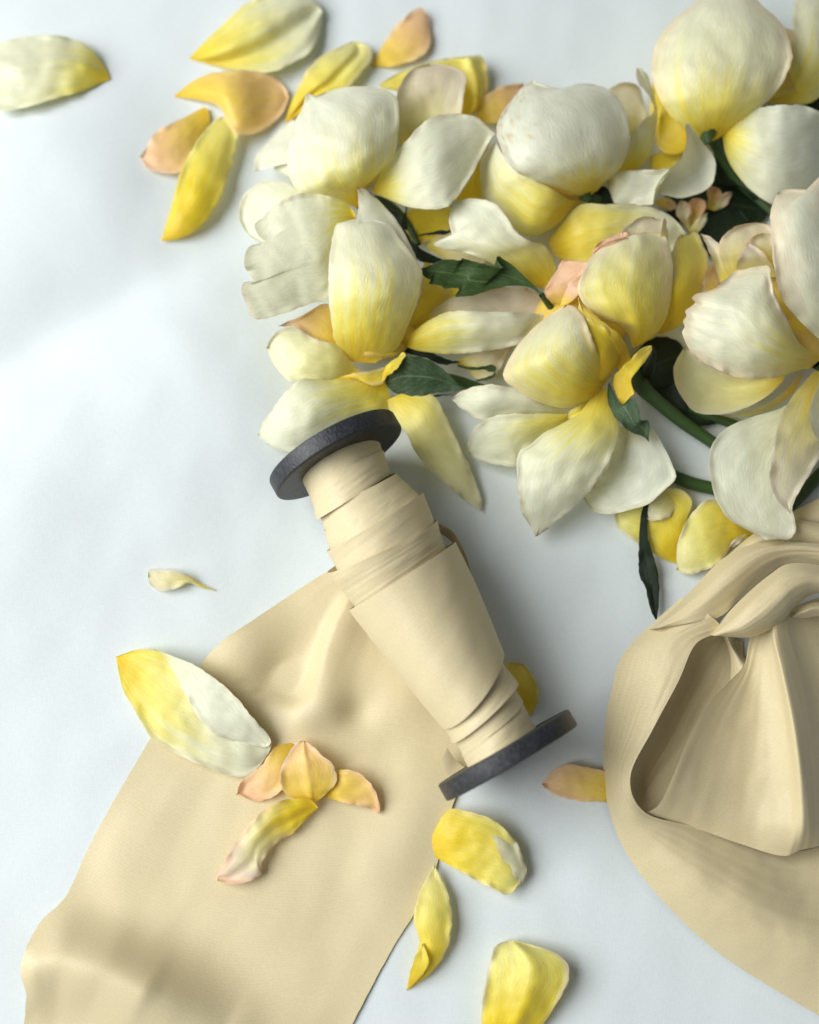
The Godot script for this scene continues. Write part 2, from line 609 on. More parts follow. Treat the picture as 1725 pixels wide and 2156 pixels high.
func band(parent: Node, tl: Vector2, tr: Vector2, bl: Vector2, br: Vector2, o := {}):
	# one turn of ribbon round the spool, between the two ends of its upper edge and of its lower edge as seen from above
	var f = frames["F"]
	var c = []
	for q in [tl, tr, bl, br]:
		c.append(Vector2(f[0] + f[2] * q.x, f[1] + f[2] * q.y))
	var down = Vector2(0.5, 0.866)
	var sag0: float = o.get("sag0", 0.0)
	var sag1: float = o.get("sag1", 0.0)
	var grid = []
	seed_at += 91.0
	for i in 41:
		var v = i / 40.0
		var le = c[0].lerp(c[2], v)
		var ri = c[1].lerp(c[3], v)
		var row = []
		var half = (ri - le) * 0.5
		for j in 73:
			var a = TAU * j / 72.0 - PI
			var bulge = 1.0 + o.get("bulge", 0.0) * sin(PI * v) + 0.02 * n1.get_noise_2d(a * 40.0 + seed_at, v * 60.0 + a * 14.0) + 0.007 * n1.get_noise_2d(a * 9.0 + seed_at, v * 210.0 + a * 20.0)
			var w = half.length() * bulge + lerpf(o.get("t0", 0.0), o.get("t1", 0.0), v)
			var pos = (le + ri) * 0.5 + half.normalized() * sin(a) * w + down * lerpf(sag0, sag1, v) * cos(a)
			row.append(Vector3(pos.x, pos.y, 150.0 + cos(a) * w))
		grid.append(row)
	sheet(parent, "wound_band", grid, M.silk, [], Vector2.ONE, true)

func ridge(q: Vector2, line: Array, amp: float, width: float, other := 0.0) -> float:
	var side := 0.0
	var best = 1e9
	var t_at = 0.0
	for i in line.size() - 1:
		var ab = line[i + 1] - line[i]
		var t = clampf((q - line[i]).dot(ab) / ab.length_squared(), 0.0, 1.0)
		var dd = (q - line[i] - ab * t).length()
		if dd < best:
			best = dd
			t_at = (i + t) / (line.size() - 1)
			side = ab.cross(q - line[i])
	if other > 0.0:
		width = lerpf(other, width, smoothstep(-1.0, 1.0, side / 30.0))
	return amp * exp(-pow(best / width, 2.0)) * minf(1.0, 0.35 + 2.6 * minf(t_at, 1.0 - t_at))

func ribbon_on_spool():
	var t = thing("silk_ribbon", "cream satin ribbon wound round the black spool, its wide tail spread over the cloth", "ribbon", P(600, 1700, 0))
	band(t, Vector2(336, 350), Vector2(664, 176), Vector2(388, 470), Vector2(700, 290), {"sag0": -26, "sag1": -4})
	band(t, Vector2(374, 400), Vector2(682, 222), Vector2(398, 514), Vector2(706, 322), {"t0": 2, "t1": 3, "sag0": -8, "sag1": 2})
	band(t, Vector2(402, 478), Vector2(738, 314), Vector2(470, 690), Vector2(880, 450), {"t0": 0, "t1": -2, "sag0": 4})
	band(t, Vector2(428, 562), Vector2(792, 372), Vector2(468, 690), Vector2(878, 450), {"t0": 1, "t1": -1, "sag0": 8})
	band(t, Vector2(446, 648), Vector2(850, 402), Vector2(560, 880), Vector2(960, 660), {"t0": 4, "t1": -2, "sag0": 4})
	band(t, Vector2(446, 742), Vector2(912, 520), Vector2(566, 896), Vector2(955, 660), {"t0": 2, "t1": 0, "sag0": 10})
	band(t, Vector2(540, 902), Vector2(988, 616), Vector2(938, 1404), Vector2(1196, 1085), {"t0": 4, "t1": 3, "sag0": 3, "sag1": 34, "bulge": 0.02})
	band(t, Vector2(900, 1320), Vector2(1170, 1090), Vector2(984, 1474), Vector2(1262, 1222), {"t0": -3, "t1": 3, "sag0": 10, "sag1": 14})
	band(t, Vector2(950, 1405), Vector2(1235, 1190), Vector2(1014, 1506), Vector2(1284, 1300), {"t0": -4, "t1": 1, "sag0": 8, "sag1": 16})
	band(t, Vector2(990, 1470), Vector2(1262, 1258), Vector2(1052, 1600), Vector2(1345, 1420), {"t0": -3, "t1": 0, "sag0": 4, "sag1": 4})
	loft(t, "loose_loop", "F", ["900,520,150 985,570,120 1035,660,100 1060,740,85 1066,810,70", "900,560,100 975,610,70 1020,690,55 1045,770,45 1050,830,40"], M.silk, 24, 12)
	# the tail, from under the spool to beyond the lower edge of the picture
	var le = curve(pts("D", "760,1180 691,1203 620,1247 547,1296 474,1345 425,1395 372,1470 315,1558 242,1682 183,1792 139,1887 88,1938 55,1997 43,2048 55,2092 51,2156 40,2260 30,2330"), 110)
	var ri = curve(pts("D", "860,1240 905,1330 945,1420 985,1520 990,1590 962,1670 944,1730 930,1790 905,1860 868,1930 825,2000 787,2070 745,2150 690,2240 660,2300"), 110)
	var f1 = pts("F", "560,840 530,870 475,970 432,1080 402,1200 372,1285 320,1335 250,1322 190,1285")
	var f4 = pts("I", "-40,1010 60,985 170,965 300,1000 450,1080 640,1170")
	var f5 = pts("I", "140,820 260,835 420,890 620,960 900,1060")
	var f6 = pts("I", "240,700 420,660 700,720")
	var f7 = pts("I", "1180,330 1200,450 1170,600 1080,760")
	var f8 = pts("I", "0,1200 120,1120 300,1180")
	var grid = []
	for i in 111:
		var v = i / 110.0
		var row = []
		for j in 61:
			var u = j / 60.0
			var q = le[i].lerp(ri[i], u)
			var h = 5.0 + 10.0 * smoothstep(0.3, 0.0, v)
			h += ridge(q, f1, 26.0, 15.0, 62.0)
			for k in [[500.0, 1360.0, 95.0, 36.0], [690.0, 1485.0, 72.0, 26.0], [597.0, 1428.0, 55.0, -24.0], [752.0, 1500.0, 34.0, -12.0], [850.0, 1480.0, 80.0, 16.0]]:
				h += k[3] * exp(-Vector2(q.x - k[0], q.y - k[1]).length_squared() / (k[2] * k[2]))
			h += ridge(q, f4, 88.0, 88.0) - ridge(q, f5, 5.0, 70.0) + ridge(q, f6, 4.0, 80.0) + ridge(q, f7, 7.0, 60.0) - ridge(q, f8, 5.0, 50.0)
			h += n1.get_noise_2d(q.x * 0.16, q.y * 0.16) * 4.0 + n1.get_noise_2d(u * 420.0, v * 60.0 + 33.0) * 0.7
			var rim_u = pow(absf(u * 2.0 - 1.0), 20.0)
			q.x += rim_u * 1.6 * n1.get_noise_2d(v * 2600.0, u * 50.0)
			row.append(Vector3(q.x, q.y, maxf(h, 3.0)))
		grid.append(row)
	sheet(t, "tail", grid, M.silk, [], Vector2.ONE, true)
	loft(t, "inner_tail", "F", ["960,1500,60 1000,1560,30 1060,1600,20", "930,1560,30 965,1620,12 1030,1650,8"], M.silk, 16, 10)

func piled_ribbon():
	var t = thing("silk_ribbon", "loosely looped pile of sand coloured satin ribbon below the rightmost rose", "ribbon", P(1560, 1600, 0))
	var m = M.silk_pile
	loft(t, "outer_loop", "G", [
		"440,400,60 500,430,95 550,470,110 590,505,100 620,545,80",
		"212,615,28 270,600,60 345,585,86 425,580,100 500,590,100",
		"150,790,22 210,770,54 285,752,84 355,742,106 425,748,112",
		"121,960,18 165,952,48 225,945,80 285,942,104 325,935,114",
		"118,1130,16 143,1130,48 172,1132,76 203,1134,98 228,1140,108",
		"150,1310,12 188,1302,46 224,1294,68 256,1287,78 290,1285,76",
		"235,1490,9 300,1440,48 360,1400,62 430,1362,56 500,1345,42",
		"400,1690,8 455,1610,58 530,1540,74 630,1460,52 720,1410,26",
		"600,1870,6 665,1790,60 750,1690,80 845,1570,46 900,1445,16",
		"850,2030,6 900,1930,58 965,1810,80 1030,1640,40 1060,1420,12",
		"1120,2190,6 1165,2060,56 1215,1890,76 1265,1690,36 1290,1430,10"], m, 48, 130, 2.0, -1.4)
	loft(t, "inner_wall", "G", [
		"600,550,62 480,605,66 415,755,72 325,930,82 245,1090,88 218,1190,82 240,1262,62",
		"612,555,30 520,640,30 450,790,30 365,960,30 285,1110,34 245,1200,40 262,1270,50",
		"640,565,15 590,680,14 510,830,12 430,990,12 340,1130,16 288,1215,26 282,1278,46",
		"690,580,10 690,740,10 620,870,10 560,1010,10 480,1160,12 400,1260,18 330,1300,32"], m, 60, 40, 1.5, 2.0)
	loft(t, "front_flap", "G", [
		"730,530,50 712,600,64 695,680,78 630,752,98 548,838,116 470,970,122 412,1115,112 350,1248,86 290,1288,62",
		"760,520,56 735,595,64 710,700,78 660,800,88 600,920,92 555,1050,90 525,1180,80 495,1290,62 470,1342,44",
		"800,500,66 775,580,72 757,700,80 745,820,82 735,940,80 728,1070,78 715,1200,70 700,1330,58 690,1418,42",
		"830,480,86 806,560,98 822,690,104 840,810,106 855,930,106 868,1060,106 876,1200,100 872,1350,92 850,1464,56",
		"840,470,96 818,545,120 852,690,132 880,820,138 902,940,140 920,1070,138 934,1210,130 942,1350,112 925,1442,66",
		"880,450,90 860,525,106 905,690,112 936,820,114 958,940,114 975,1070,110 990,1210,104 1002,1350,86 1000,1425,54",
		"945,420,60 930,500,66 980,690,72 1015,820,72 1040,940,72 1060,1070,68 1075,1210,62 1085,1340,50 1085,1400,38",
		"1010,400,40 1060,480,40 1150,690,40 1180,820,40 1200,940,40 1220,1070,40 1230,1210,38 1235,1340,30 1235,1390,24"], m, 70, 80, 1.5, 1.2)
	loft(t, "upper_band", "G", [
		"300,535,40 450,400,60 600,248,72 720,185,78 850,170,80 1005,180,80 1180,210,80",
		"325,530,78 480,415,104 625,290,122 745,212,124 862,190,118 1005,196,112 1180,235,100",
		"345,527,92 520,440,118 650,345,124 770,255,118 875,222,110 1005,225,104 1180,260,95",
		"350,527,84 480,505,106 600,478,100 690,395,96 800,305,90 880,262,86 1005,270,80 1180,310,70"], m, 70, 30, 1.0, 2.0)
	loft(t, "back_band", "G", [
		"590,262,30 720,150,44 810,105,50 900,82,52 1005,96,52 1180,150,50",
		"620,262,62 735,170,72 840,132,76 920,118,74 1005,130,70 1180,190,60",
		"640,275,60 750,200,64 860,182,62 940,178,60 1005,190,56 1180,250,50"], m, 50, 20, 1.0, 2.0)
	loft(t, "twisted_roll", "G", [
		"556,552,70 625,470,96 705,388,118 800,308,124 880,262,122 1005,268,116 1180,320,100",
		"562,556,104 650,492,138 735,418,158 822,345,164 900,300,160 1005,300,152 1180,350,130",
		"585,559,112 680,525,146 775,462,164 850,395,170 920,345,166 1005,334,156 1180,380,132",
		"605,560,100 705,550,130 795,505,142 860,455,148 915,400,148 1005,362,140 1180,405,120",
		"612,561,76 720,565,94 805,532,104 865,490,110 905,440,110 1005,384,104 1180,430,90"], m, 60, 40, 1.0, 2.0)
	loft(t, "lower_roll", "G", [
		"870,495,60 930,442,92 1005,420,100 1180,430,90",
		"880,490,80 940,462,108 1005,446,112 1180,455,96",
		"884,488,60 955,486,78 1005,478,84 1180,490,70"], m, 30, 16, 1.0)
	loft(t, "small_loop", "G", [
		"610,560,46 628,600,40 642,660,34 640,745,28",
		"628,560,62 645,600,50 668,640,48 690,690,52",
		"655,560,20 670,610,16 690,640,18 706,664,40"], m, 24, 16)
	loft(t, "shaded_end", "G", [
		"870,60,20 950,20,30 1040,-20,34 1180,-60,30",
		"900,90,26 980,70,40 1060,50,44 1180,20,40",
		"940,120,20 1010,120,30 1080,110,30 1180,90,30"], m, 24, 16)

# ------------------------------------------------------------------ roses
func rose(label: String, px: float, py: float) -> Node3D:
	return thing("rose", label, "rose", P(px, py, 0.0), "cut garden roses heaped at the upper right")

func rose_one():
	var t = rose("cream rose at the upper left of the heap, one rounded petal with a pointed corner", 720, 330)
	heart(t, "D", "735,310,75", 85, 100, 70, 0.3)
	petal(t, "A", "420,760 300,700 250,640 170,700 180,600 220,560 300,470 380,400", "420,800 480,700 480,600 450,500 430,450 410,420 395,405 380,400", {"c": "white", "l": [60, 50, 60], "r": [90], "m": [0, 20, 0]})
	petal(t, "A", "480,850 350,760 230,755 130,810 85,880 80,960 110,1030 150,1075", "500,880 420,960 370,1010 320,1050 280,1090 250,1105 200,1100 150,1075", {"c": "white", "l": [80, 60, 40, 30], "r": [70, 50, 30], "m": [0, 20, 10, 0]})
	petal(t, "A", "1010,560 985,450 980,330 1000,220 1050,130 1110,95 1170,80", "1090,540 1200,470 1300,420 1355,370 1375,260 1385,140 1290,90 1170,80", {"c": "blush", "l": [110, 120, 130, 120], "r": [100, 110, 100], "m": [0, -20, 10, 0], "rim": 0.6, "brown": 0.4})
	petal(t, "A", "850,812 900,700 1000,570 1150,410 1270,368 1420,374 1490,420 1552,485", "850,818 950,862 1080,908 1250,912 1330,850 1420,720 1485,590 1552,485", {"c": "cream", "y": 0.5, "l": [110, 130, 150, 150, 150], "r": [105, 120, 130, 130, 150], "m": [0, 45, 60, 30, 0], "brown": 0.7, "rim": 0.4})
	petal(t, "A", "1310,860 1400,730 1460,600 1500,520 1530,480", "1360,880 1470,880 1480,760 1500,640 1530,480", {"c": "gold", "l": [40, 60], "r": [30, 40], "m": [0, 10, 0]})
	petal(t, "A", "735,900 640,850 500,835 415,805 362,700 366,560 400,420 440,340 470,245", "765,905 800,800 862,735 935,660 980,590 998,450 1000,340 975,255 850,214 700,212 600,235 530,262 470,245", {"c": "cream", "y": 0.85, "l": [110, 110, 100, 110, 130, 160], "r": [110, 130, 130, 130, 140, 160], "m": [0, 70, 120, 120, 60, 0], "p": 2.6, "ripple": 6.0, "rim": 0.25, "crease": [0.3, 0.1, 0.22, 4.0]})
	stem(t, "stem", "A", "770,890,100 860,860,70 960,900,50 1050,1000,36 1110,1120,30", [11, 9, 9, 8], M.stem)

func rose_two():
	var t = rose("cream and yellow rose resting against the upper flange of the spool", 780, 720)
	heart(t, "D", "780,690,62", 90, 70, 55, 0.2)
	# left and lower petals
	petal(t, "C", "600,510 590,400 575,310 520,285 440,330 380,360 330,380 280,405", "610,515 540,500 480,488 430,455 400,430 370,410 330,405 280,405", {"c": "peach", "l": [80, 90, 80], "r": [85, 70, 70], "m": [0, 20, 0]})
	petal(t, "C", "720,650 640,560 590,505 480,470 370,410 300,420 250,460 220,520", "730,665 640,680 570,690 460,700 360,702 300,660 250,590 220,520", {"c": "pale", "l": [70, 90, 80, 60], "r": [60, 60, 50, 40], "m": [0, 35, 30, 0], "rim": 0.7})
	petal(t, "C", "760,650 700,665 570,688 480,684 390,690 300,780 240,860 200,920 178,985", "850,680 890,860 800,900 650,990 500,1055 390,1075 280,1060 210,1020 178,985", {"c": "cream", "y": 0.95, "l": [60, 66, 60, 45, 30], "r": [70, 30, 20, 20, 26], "m": [0, 60, 90, 70, 0], "p": 2.4, "brown": 0.4, "rim": 0.2, "ripple": 4.0})
	petal(t, "C", "850,800 900,900 960,970 1020,1090 1120,1200 1240,1300 1310,1350 1362,1386", "940,760 1100,770 1170,880 1250,1050 1300,1150 1335,1240 1360,1320 1362,1386", {"c": "pale", "y": 1.3, "l": [70, 40, 16, 10, 8], "r": [70, 50, 22, 14, 8], "m": [0, 40, 50, 30, 0], "brown": 0.7, "rim": 0.3})
	# ragged petal at the left
	petal(t, "A", "752,950 700,880 600,840 480,822 390,835 300,880 230,950 185,990", "740,1000 690,1150 640,1290 600,1420 520,1450 450,1475 310,1525 190,1552", {"tip": "185,990 168,1015 195,1070 240,1105 242,1130 190,1120 140,1130 115,1180 112,1240 135,1285 162,1318 150,1345 108,1335 95,1390 125,1470 150,1530 190,1552", "c": "cream", "y": 0.75, "l": [140, 150, 155, 150, 140], "r": [120, 120, 115, 120, 130], "m": [0, 20, 34, 40, 34], "rim": 0.4, "brown": 0.4, "nv": 56, "nu": 72, "wave": 5.0, "ripple": 2.0, "p": 2.2})
	# behind the front petal at the right
	petal(t, "A", "1010,1690 1060,1560 1120,1400 1130,1270 1150,1220 1180,1230", "1040,1660 1120,1560 1220,1480 1290,1400 1260,1290 1180,1230", {"c": "gold", "l": [60, 90, 90], "r": [50, 40, 40], "m": [0, 20, 0]})
	petal(t, "A", "800,1200 762,1000 768,900 765,850 760,802", "1130,1400 1130,1290 1080,1150 1000,1000 900,880 830,820 790,795 760,802", {"c": "white", "l": [150, 170, 160, 150], "r": [120, 130, 130, 150], "m": [0, 40, 30, 0], "rim": 0.7})
	# petals at the right, one rolled over
	petal(t, "C", "940,490 1000,430 1080,370 1110,310 1200,255 1320,215 1450,198 1600,200", "960,500 1100,470 1300,440 1500,420 1650,370 1720,325 1690,260 1600,200", {"c": "blush", "y": 0.8, "l": [60, 70, 80, 80], "r": [60], "m": [0, 10, 10, 0]})
	petal(t, "C", "925,488 990,440 1080,375 1170,332 1280,322 1400,328 1550,330 1725,348", "930,494 1000,528 1100,545 1200,552 1320,545 1450,525 1580,490 1700,395 1725,348", {"c": "cream", "y": 1.0, "l": [90, 110, 120, 110, 90], "r": [80, 70, 66, 70, 80], "m": [0, 40, 60, 50, 0], "skew": -0.15, "rim": 0.3})
	petal(t, "C", "1230,600 1260,570 1340,545 1430,530 1530,510", "1280,630 1330,680 1400,690 1460,640 1530,510", {"c": "blush", "l": [50], "r": [30], "m": [0, 15, 0]})
	petal(t, "A", "900,1000 980,960 1060,920 1150,890 1280,880", "960,1080 1060,1110 1180,1100 1280,1040 1340,980 1280,880", {"c": "gold", "l": [20, 30, 30], "r": [20], "m": [0, 14, 0]})
	petal(t, "A", "1020,1640 1080,1500 1130,1380 1200,1260 1300,1200", "1060,1660 1180,1600 1300,1500 1380,1380 1300,1200", {"c": "gold", "l": [24, 30, 30], "r": [24], "m": [0, 16, 0]})
	# the tall front petal
	petal(t, "A", "690,1790 640,1690 612,1560 596,1400 598,1250 605,1150 620,1070 640,1005 690,985 760,966", "860,1800 980,1725 1030,1640 1075,1530 1120,1400 1132,1270 1080,1180 1010,1090 960,1010 900,985 840,968 760,966", {"c": "cream", "y": 1.15, "l": [70, 100, 120, 130, 150, 170], "r": [70, 90, 110, 120, 140, 170], "m": [0, 70, 110, 110, 60, 0], "p": 2.5, "rim": 0.5, "ripple": 4.0})
	petal(t, "C", "560,690 620,670 700,650 790,640 850,620", "600,700 700,690 780,720 850,700 860,640 850,620", {"c": "gold", "l": [80], "r": [76], "m": [0, 24, 0]})
	# calyx and stem
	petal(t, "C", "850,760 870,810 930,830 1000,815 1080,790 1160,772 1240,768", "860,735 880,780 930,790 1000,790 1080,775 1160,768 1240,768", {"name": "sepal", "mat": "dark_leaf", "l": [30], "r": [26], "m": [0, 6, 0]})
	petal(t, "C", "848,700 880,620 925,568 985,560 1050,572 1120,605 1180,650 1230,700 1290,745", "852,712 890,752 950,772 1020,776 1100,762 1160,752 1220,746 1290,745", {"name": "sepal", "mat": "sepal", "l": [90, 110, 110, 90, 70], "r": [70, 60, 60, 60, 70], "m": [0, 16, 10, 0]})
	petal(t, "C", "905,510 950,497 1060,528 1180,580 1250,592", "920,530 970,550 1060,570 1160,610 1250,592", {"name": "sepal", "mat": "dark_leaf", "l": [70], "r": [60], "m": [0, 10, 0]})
	petal(t, "C", "832,706 845,640 868,600 910,575 945,543 962,560", "838,700 860,668 890,650 915,625 940,590 962,560", {"name": "torn_petal_base", "c": "gold", "rim": 0.0, "l": [92, 116, 118], "r": [96, 118, 120], "m": [0, 8, 0]})
	petal(t, "C", "1230,605 1290,620 1360,620 1420,608 1440,625", "1240,622 1300,634 1370,636 1425,650 1440,625", {"name": "sepal", "mat": "leaf", "l": [60], "r": [56], "m": [0, 4, 0]})
	petal(t, "C", "1330,690 1380,678 1420,662 1438,640", "1335,698 1390,690 1430,676 1438,640", {"name": "sepal", "mat": "leaf", "l": [52], "r": [50], "m": [0, 3, 0]})
	stem(t, "stem", "C", "980,640,50 1100,670,44 1220,690,36 1330,725,26 1450,770,18 1560,830,14", [14, 12, 11, 10, 10], M.stem)

func rose_three():
	var t = rose("cream rose at the top middle of the heap with brown flecks on its broad petal", 1190, 330)
	heart(t, "D", "1170,330,80", 120, 100, 70, 0.0)
	petal(t, "B", "840,400 780,300 740,195 780,160 830,150 870,160", "860,420 900,380 920,300 905,230 890,180 870,160", {"c": "blush", "l": [60, 80, 90], "r": [60], "m": [0, 15, 0]})
	petal(t, "B", "780,575 830,480 845,400 900,330 950,290 935,220 890,170 870,120 872,85", "860,572 920,510 955,420 972,300 955,210 930,130 905,95 890,82 872,85", {"c": "cream", "y": 0.7, "l": [80, 110, 130, 150, 130], "r": [70, 70, 80, 110, 130], "m": [0, 20, 10, 0], "rim": 0.4})
	petal(t, "B", "620,700 560,700 480,650 380,600 300,560 240,480 215,430", "640,690 570,745 520,800 430,857 335,862 240,765 170,700 140,600 150,500 215,430", {"c": "cream", "y": 1.6, "l": [100, 140, 150, 150, 150], "r": [90, 70, 50, 50, 100], "m": [0, 40, 50, 40, 0], "p": 2.4, "rim": 0.1})
	petal(t, "B", "950,560 930,510 960,480 1040,475 1090,480", "930,590 980,570 1040,555 1070,530 1090,480", {"c": "gold", "l": [40], "r": [40], "m": [0, 14, 0]})
	petal(t, "B", "640,695 520,650 380,600 280,540 235,450 219,370 240,300 290,230 330,180 390,138", "650,690 720,620 800,545 836,440 832,330 800,245 730,178 620,155 520,178 450,165 390,138", {"c": "cream", "y": 0.6, "l": [100, 130, 150, 150, 150, 160], "r": [100, 110, 110, 110, 130, 160], "m": [0, 80, 120, 125, 70, 0], "p": 2.6, "rim": 0.4, "brown": 0.9, "flecks": 0.55, "ripple": 4.0})
	# twisted petal at the right
	petal(t, "B", "730,600 790,570 880,560 960,560 1025,558 1010,590 975,630 955,670", "735,620 750,670 775,720 850,722 940,724 950,700 952,690 955,670", {"c": "white", "l": [110, 120, 130, 140], "r": [80, 80, 100, 130], "m": [0, 20, 10, 0], "rim": 0.3})
	petal(t, "B", "955,655 980,610 1020,562 1070,520 1100,460 1105,400 1103,350 1117,342", "960,665 1010,680 1080,692 1160,670 1225,630 1242,560 1230,490 1180,430 1140,375 1117,342", {"c": "white", "l": [130, 150, 160, 170, 180], "r": [120, 100, 100, 120, 180], "m": [0, -30, -40, -20, 0], "rim": 0.4})
	petal(t, "B", "460,900 520,810 600,728 660,718 760,722 860,724 950,735 1050,790 1105,860", "490,960 560,1000 650,1010 750,980 850,950 950,960 1040,940 1105,860", {"c": "cream", "y": 1.5, "l": [50, 90, 100, 90, 80], "r": [40, 40, 40, 50, 60], "m": [0, 30, 20, 0], "rim": 0.2})
	# petals lying in front of it
	petal(t, "A", "1160,1130 1180,1100 1230,1070 1290,1050 1340,1050 1420,1040", "1190,1160 1260,1200 1340,1240 1420,1260 1500,1200 1420,1040", {"c": "blush", "l": [50], "r": [50], "m": [0, 14, 0], "rim": 0.8})
	petal(t, "B", "440,1110 490,1085 492,1000 450,920 420,905 375,895 310,850 260,770 190,706 90,694 20,712", "425,1112 380,1100 300,1055 200,1000 120,965 60,945 0,935 -80,905 10,880 -5,800 20,712", {"c": "cream", "y": 0.9, "l": [60, 70, 110, 130, 130, 130], "r": [50, 70, 80, 80, 100, 130], "m": [0, 40, 50, 30, 0], "skew": 0.1, "rim": 0.4, "brown": 0.3})
	petal(t, "B", "600,690 620,660 650,650 660,680", "610,700 640,712 665,700 660,680", {"name": "sepal", "mat": "leaf", "l": [110], "r": [106], "m": [0, 6, 0]})
	petal(t, "B", "650,690 680,650 730,640 760,690 780,725", "660,710 690,720 730,715 760,722 780,725", {"name": "sepal", "mat": "dark_leaf", "l": [80], "r": [70], "m": [0, 6, 0]})
	petal(t, "A", "1100,1068 1150,1054 1200,1044 1260,1038 1312,1048", "1100,1075 1160,1064 1210,1064 1260,1060 1312,1048", {"name": "dry_sepal", "mat": "dark_leaf", "l": [78], "r": [74], "m": [0, 3, 0], "nu": 10})
	stem(t, "stem", "B", "650,690,90 760,720,50 900,780,24 1040,880,18", [12, 10, 9, 9], M.stem)

func rose_four():
	var t = rose("yellow rose in the middle of the heap with frilled pink inner petals", 1260, 760)
	heart(t, "D", "1220,690,70", 110, 90, 60, -0.6)
	petal(t, "B", "960,1310 1000,1200 1035,1080 1040,960 1050,900 1080,860", "980,1330 1090,1280 1150,1190 1180,1120 1212,1000 1190,920 1150,852 1110,870 1080,860", {"c": "yellow", "y": 1.6, "l": [90, 130, 130, 120], "r": [70, 70, 70, 90], "m": [0, 20, 30, 10, 0], "rim": 0.5, "rim_color": BLUSH})
	# pink inner petals
	petal(t, "B", "520,1190 450,1160 440,1130 470,1070 495,1035 520,990 545,978", "560,1190 600,1150 620,1080 650,1020 655,992 600,985 545,978", {"c": "peach", "y": 0.5, "l": [110, 140, 150], "r": [130, 160, 160], "m": [0, 10, 0], "rim_color": PINK, "rim": 0.8, "wave": 6.0})
	petal(t, "B", "510,1195 540,1130 560,1080 610,1050 650,1040", "540,1190 580,1165 610,1130 640,1100 650,1040", {"c": "peach", "y": 0.4, "l": [130, 150, 155], "r": [140, 160, 160], "m": [0, 14, 0], "rim_color": PINK, "rim": 0.8})
	petal(t, "B", "700,1020 664,960 680,915 720,885 760,870 800,850", "800,960 850,900 865,875 840,862 820,850 800,850", {"c": "peach", "y": 0.4, "l": [150, 170, 170], "r": [150, 170, 170], "m": [0, 8, 0], "rim_color": PINK, "rim": 0.8, "wave": 9.0})
	petal(t, "B", "680,990 670,950 720,905 790,880 850,878", "760,960 820,930 860,905 880,890 850,878", {"c": "peach", "y": 0.5, "l": [170, 185, 180], "r": [160, 180], "m": [0, 10, 0], "rim_color": PINK, "rim": 0.9, "wave": 9.0})
	petal(t, "B", "840,1000 800,860 830,820 870,790 910,776 950,780", "1010,1000 1015,900 1012,840 1000,788 985,800 950,780", {"c": "blush", "l": [150, 170, 180], "r": [130, 150, 170], "m": [0, 10, 0], "wave": 6.0, "rim": 0.6})
	# lower petals
	petal(t, "E", "560,870 460,830 380,790 310,765 200,745 100,758 40,785 8,812", "560,885 450,890 340,884 230,900 140,912 90,880 40,845 8,812", {"c": "white", "y": 1.5, "l": [60, 80, 90, 70], "r": [50, 50, 44, 60], "m": [0, 30, 30, 0], "rim": 0.5})
	petal(t, "E", "640,850 560,880 440,880 340,880 240,885 170,905 110,955 85,1020 80,1070", "660,870 560,930 440,1000 360,1050 325,1100 315,1130 220,1120 140,1100 80,1070", {"c": "cream", "y": 1.2, "l": [60, 70, 60, 40], "r": [40, 30, 24, 20], "m": [0, 30, 36, 20, 0], "rim": 0.4})
	petal(t, "E", "690,790 620,830 560,870 540,905", "690,840 640,880 590,910 540,905", {"c": "gold", "l": [70], "r": [60], "m": [0, 20, 0]})
	petal(t, "E", "785,940 765,1040 745,1110 700,1180 650,1240 622,1272", "805,945 900,935 945,950 990,1020 1056,1165 1010,1230 930,1300 850,1330 740,1352 662,1335 640,1300 622,1272", {"c": "white", "y": 0.7, "l": [50, 40, 30, 24, 20], "r": [50, 60, 60, 40, 22], "m": [0, 20, 26, 16, 0], "rim": 0.3, "brown": 0.6})
	petal(t, "E", "712,770 660,810 600,880 520,930 440,970 370,1030 320,1065 312,1170 330,1320 370,1400 402,1456", "728,762 760,830 788,930 775,1020 735,1115 650,1245 580,1320 520,1370 460,1420 402,1456", {"c": "cream", "y": 0.95, "l": [80, 90, 80, 60, 40], "r": [80, 90, 80, 40, 36], "m": [0, 50, 70, 60, 0], "p": 2.4, "rim": 0.3, "brown": 0.8, "ripple": 5.0})
	# the two full outer petals and the golden strip between
	petal(t, "E", "845,630 830,610 790,540 700,460 600,410 540,372", "740,690 760,690 700,720 620,600 560,500 540,372", {"c": "gold", "l": [100, 150, 160, 150], "r": [100, 110, 130, 150], "m": [0, 50, 50, 0], "rim": 0.3})
	petal(t, "E", "850,630 800,520 700,440 620,370 600,330", "800,680 740,640 680,560 610,460 600,330", {"c": "gold", "y": 1.3, "l": [110, 160, 170, 165], "r": [100, 150, 160, 165], "m": [0, 26, 30, 0], "rim": 0.2})
	petal(t, "E", "752,705 700,620 650,490 620,420 585,385 542,371", "712,765 660,812 560,855 450,840 360,800 300,762 262,728 252,685 300,585 380,490 460,425 542,371", {"c": "cream", "y": 1.35, "l": [90, 130, 150, 150, 150], "r": [80, 60, 60, 80, 150], "m": [0, 70, 100, 80, 0], "p": 2.5, "rim": 0.55, "rim_w": 32.0, "rim_color": PINK.lerp(CREAM, 0.35)})
	petal(t, "B", "855,1388 830,1320 790,1285 740,1268 650,1210 598,1140 600,1090 625,1030 650,980 700,930 760,895 850,862", "865,1388 900,1370 962,1330 1010,1250 1030,1170 1042,1060 1038,980 1025,900 1000,862 930,850 850,862", {"c": "cream", "y": 1.7, "l": [90, 120, 140, 160, 180], "r": [90, 100, 110, 130, 180], "m": [0, 60, 90, 85, 40, 0], "p": 2.5, "rim": 0.6, "rim_w": 32.0, "rim_color": PINK.lerp(CREAM, 0.35), "ripple": 4.0, "crease": [-0.1, 0.35, 0.25, 6.0]})
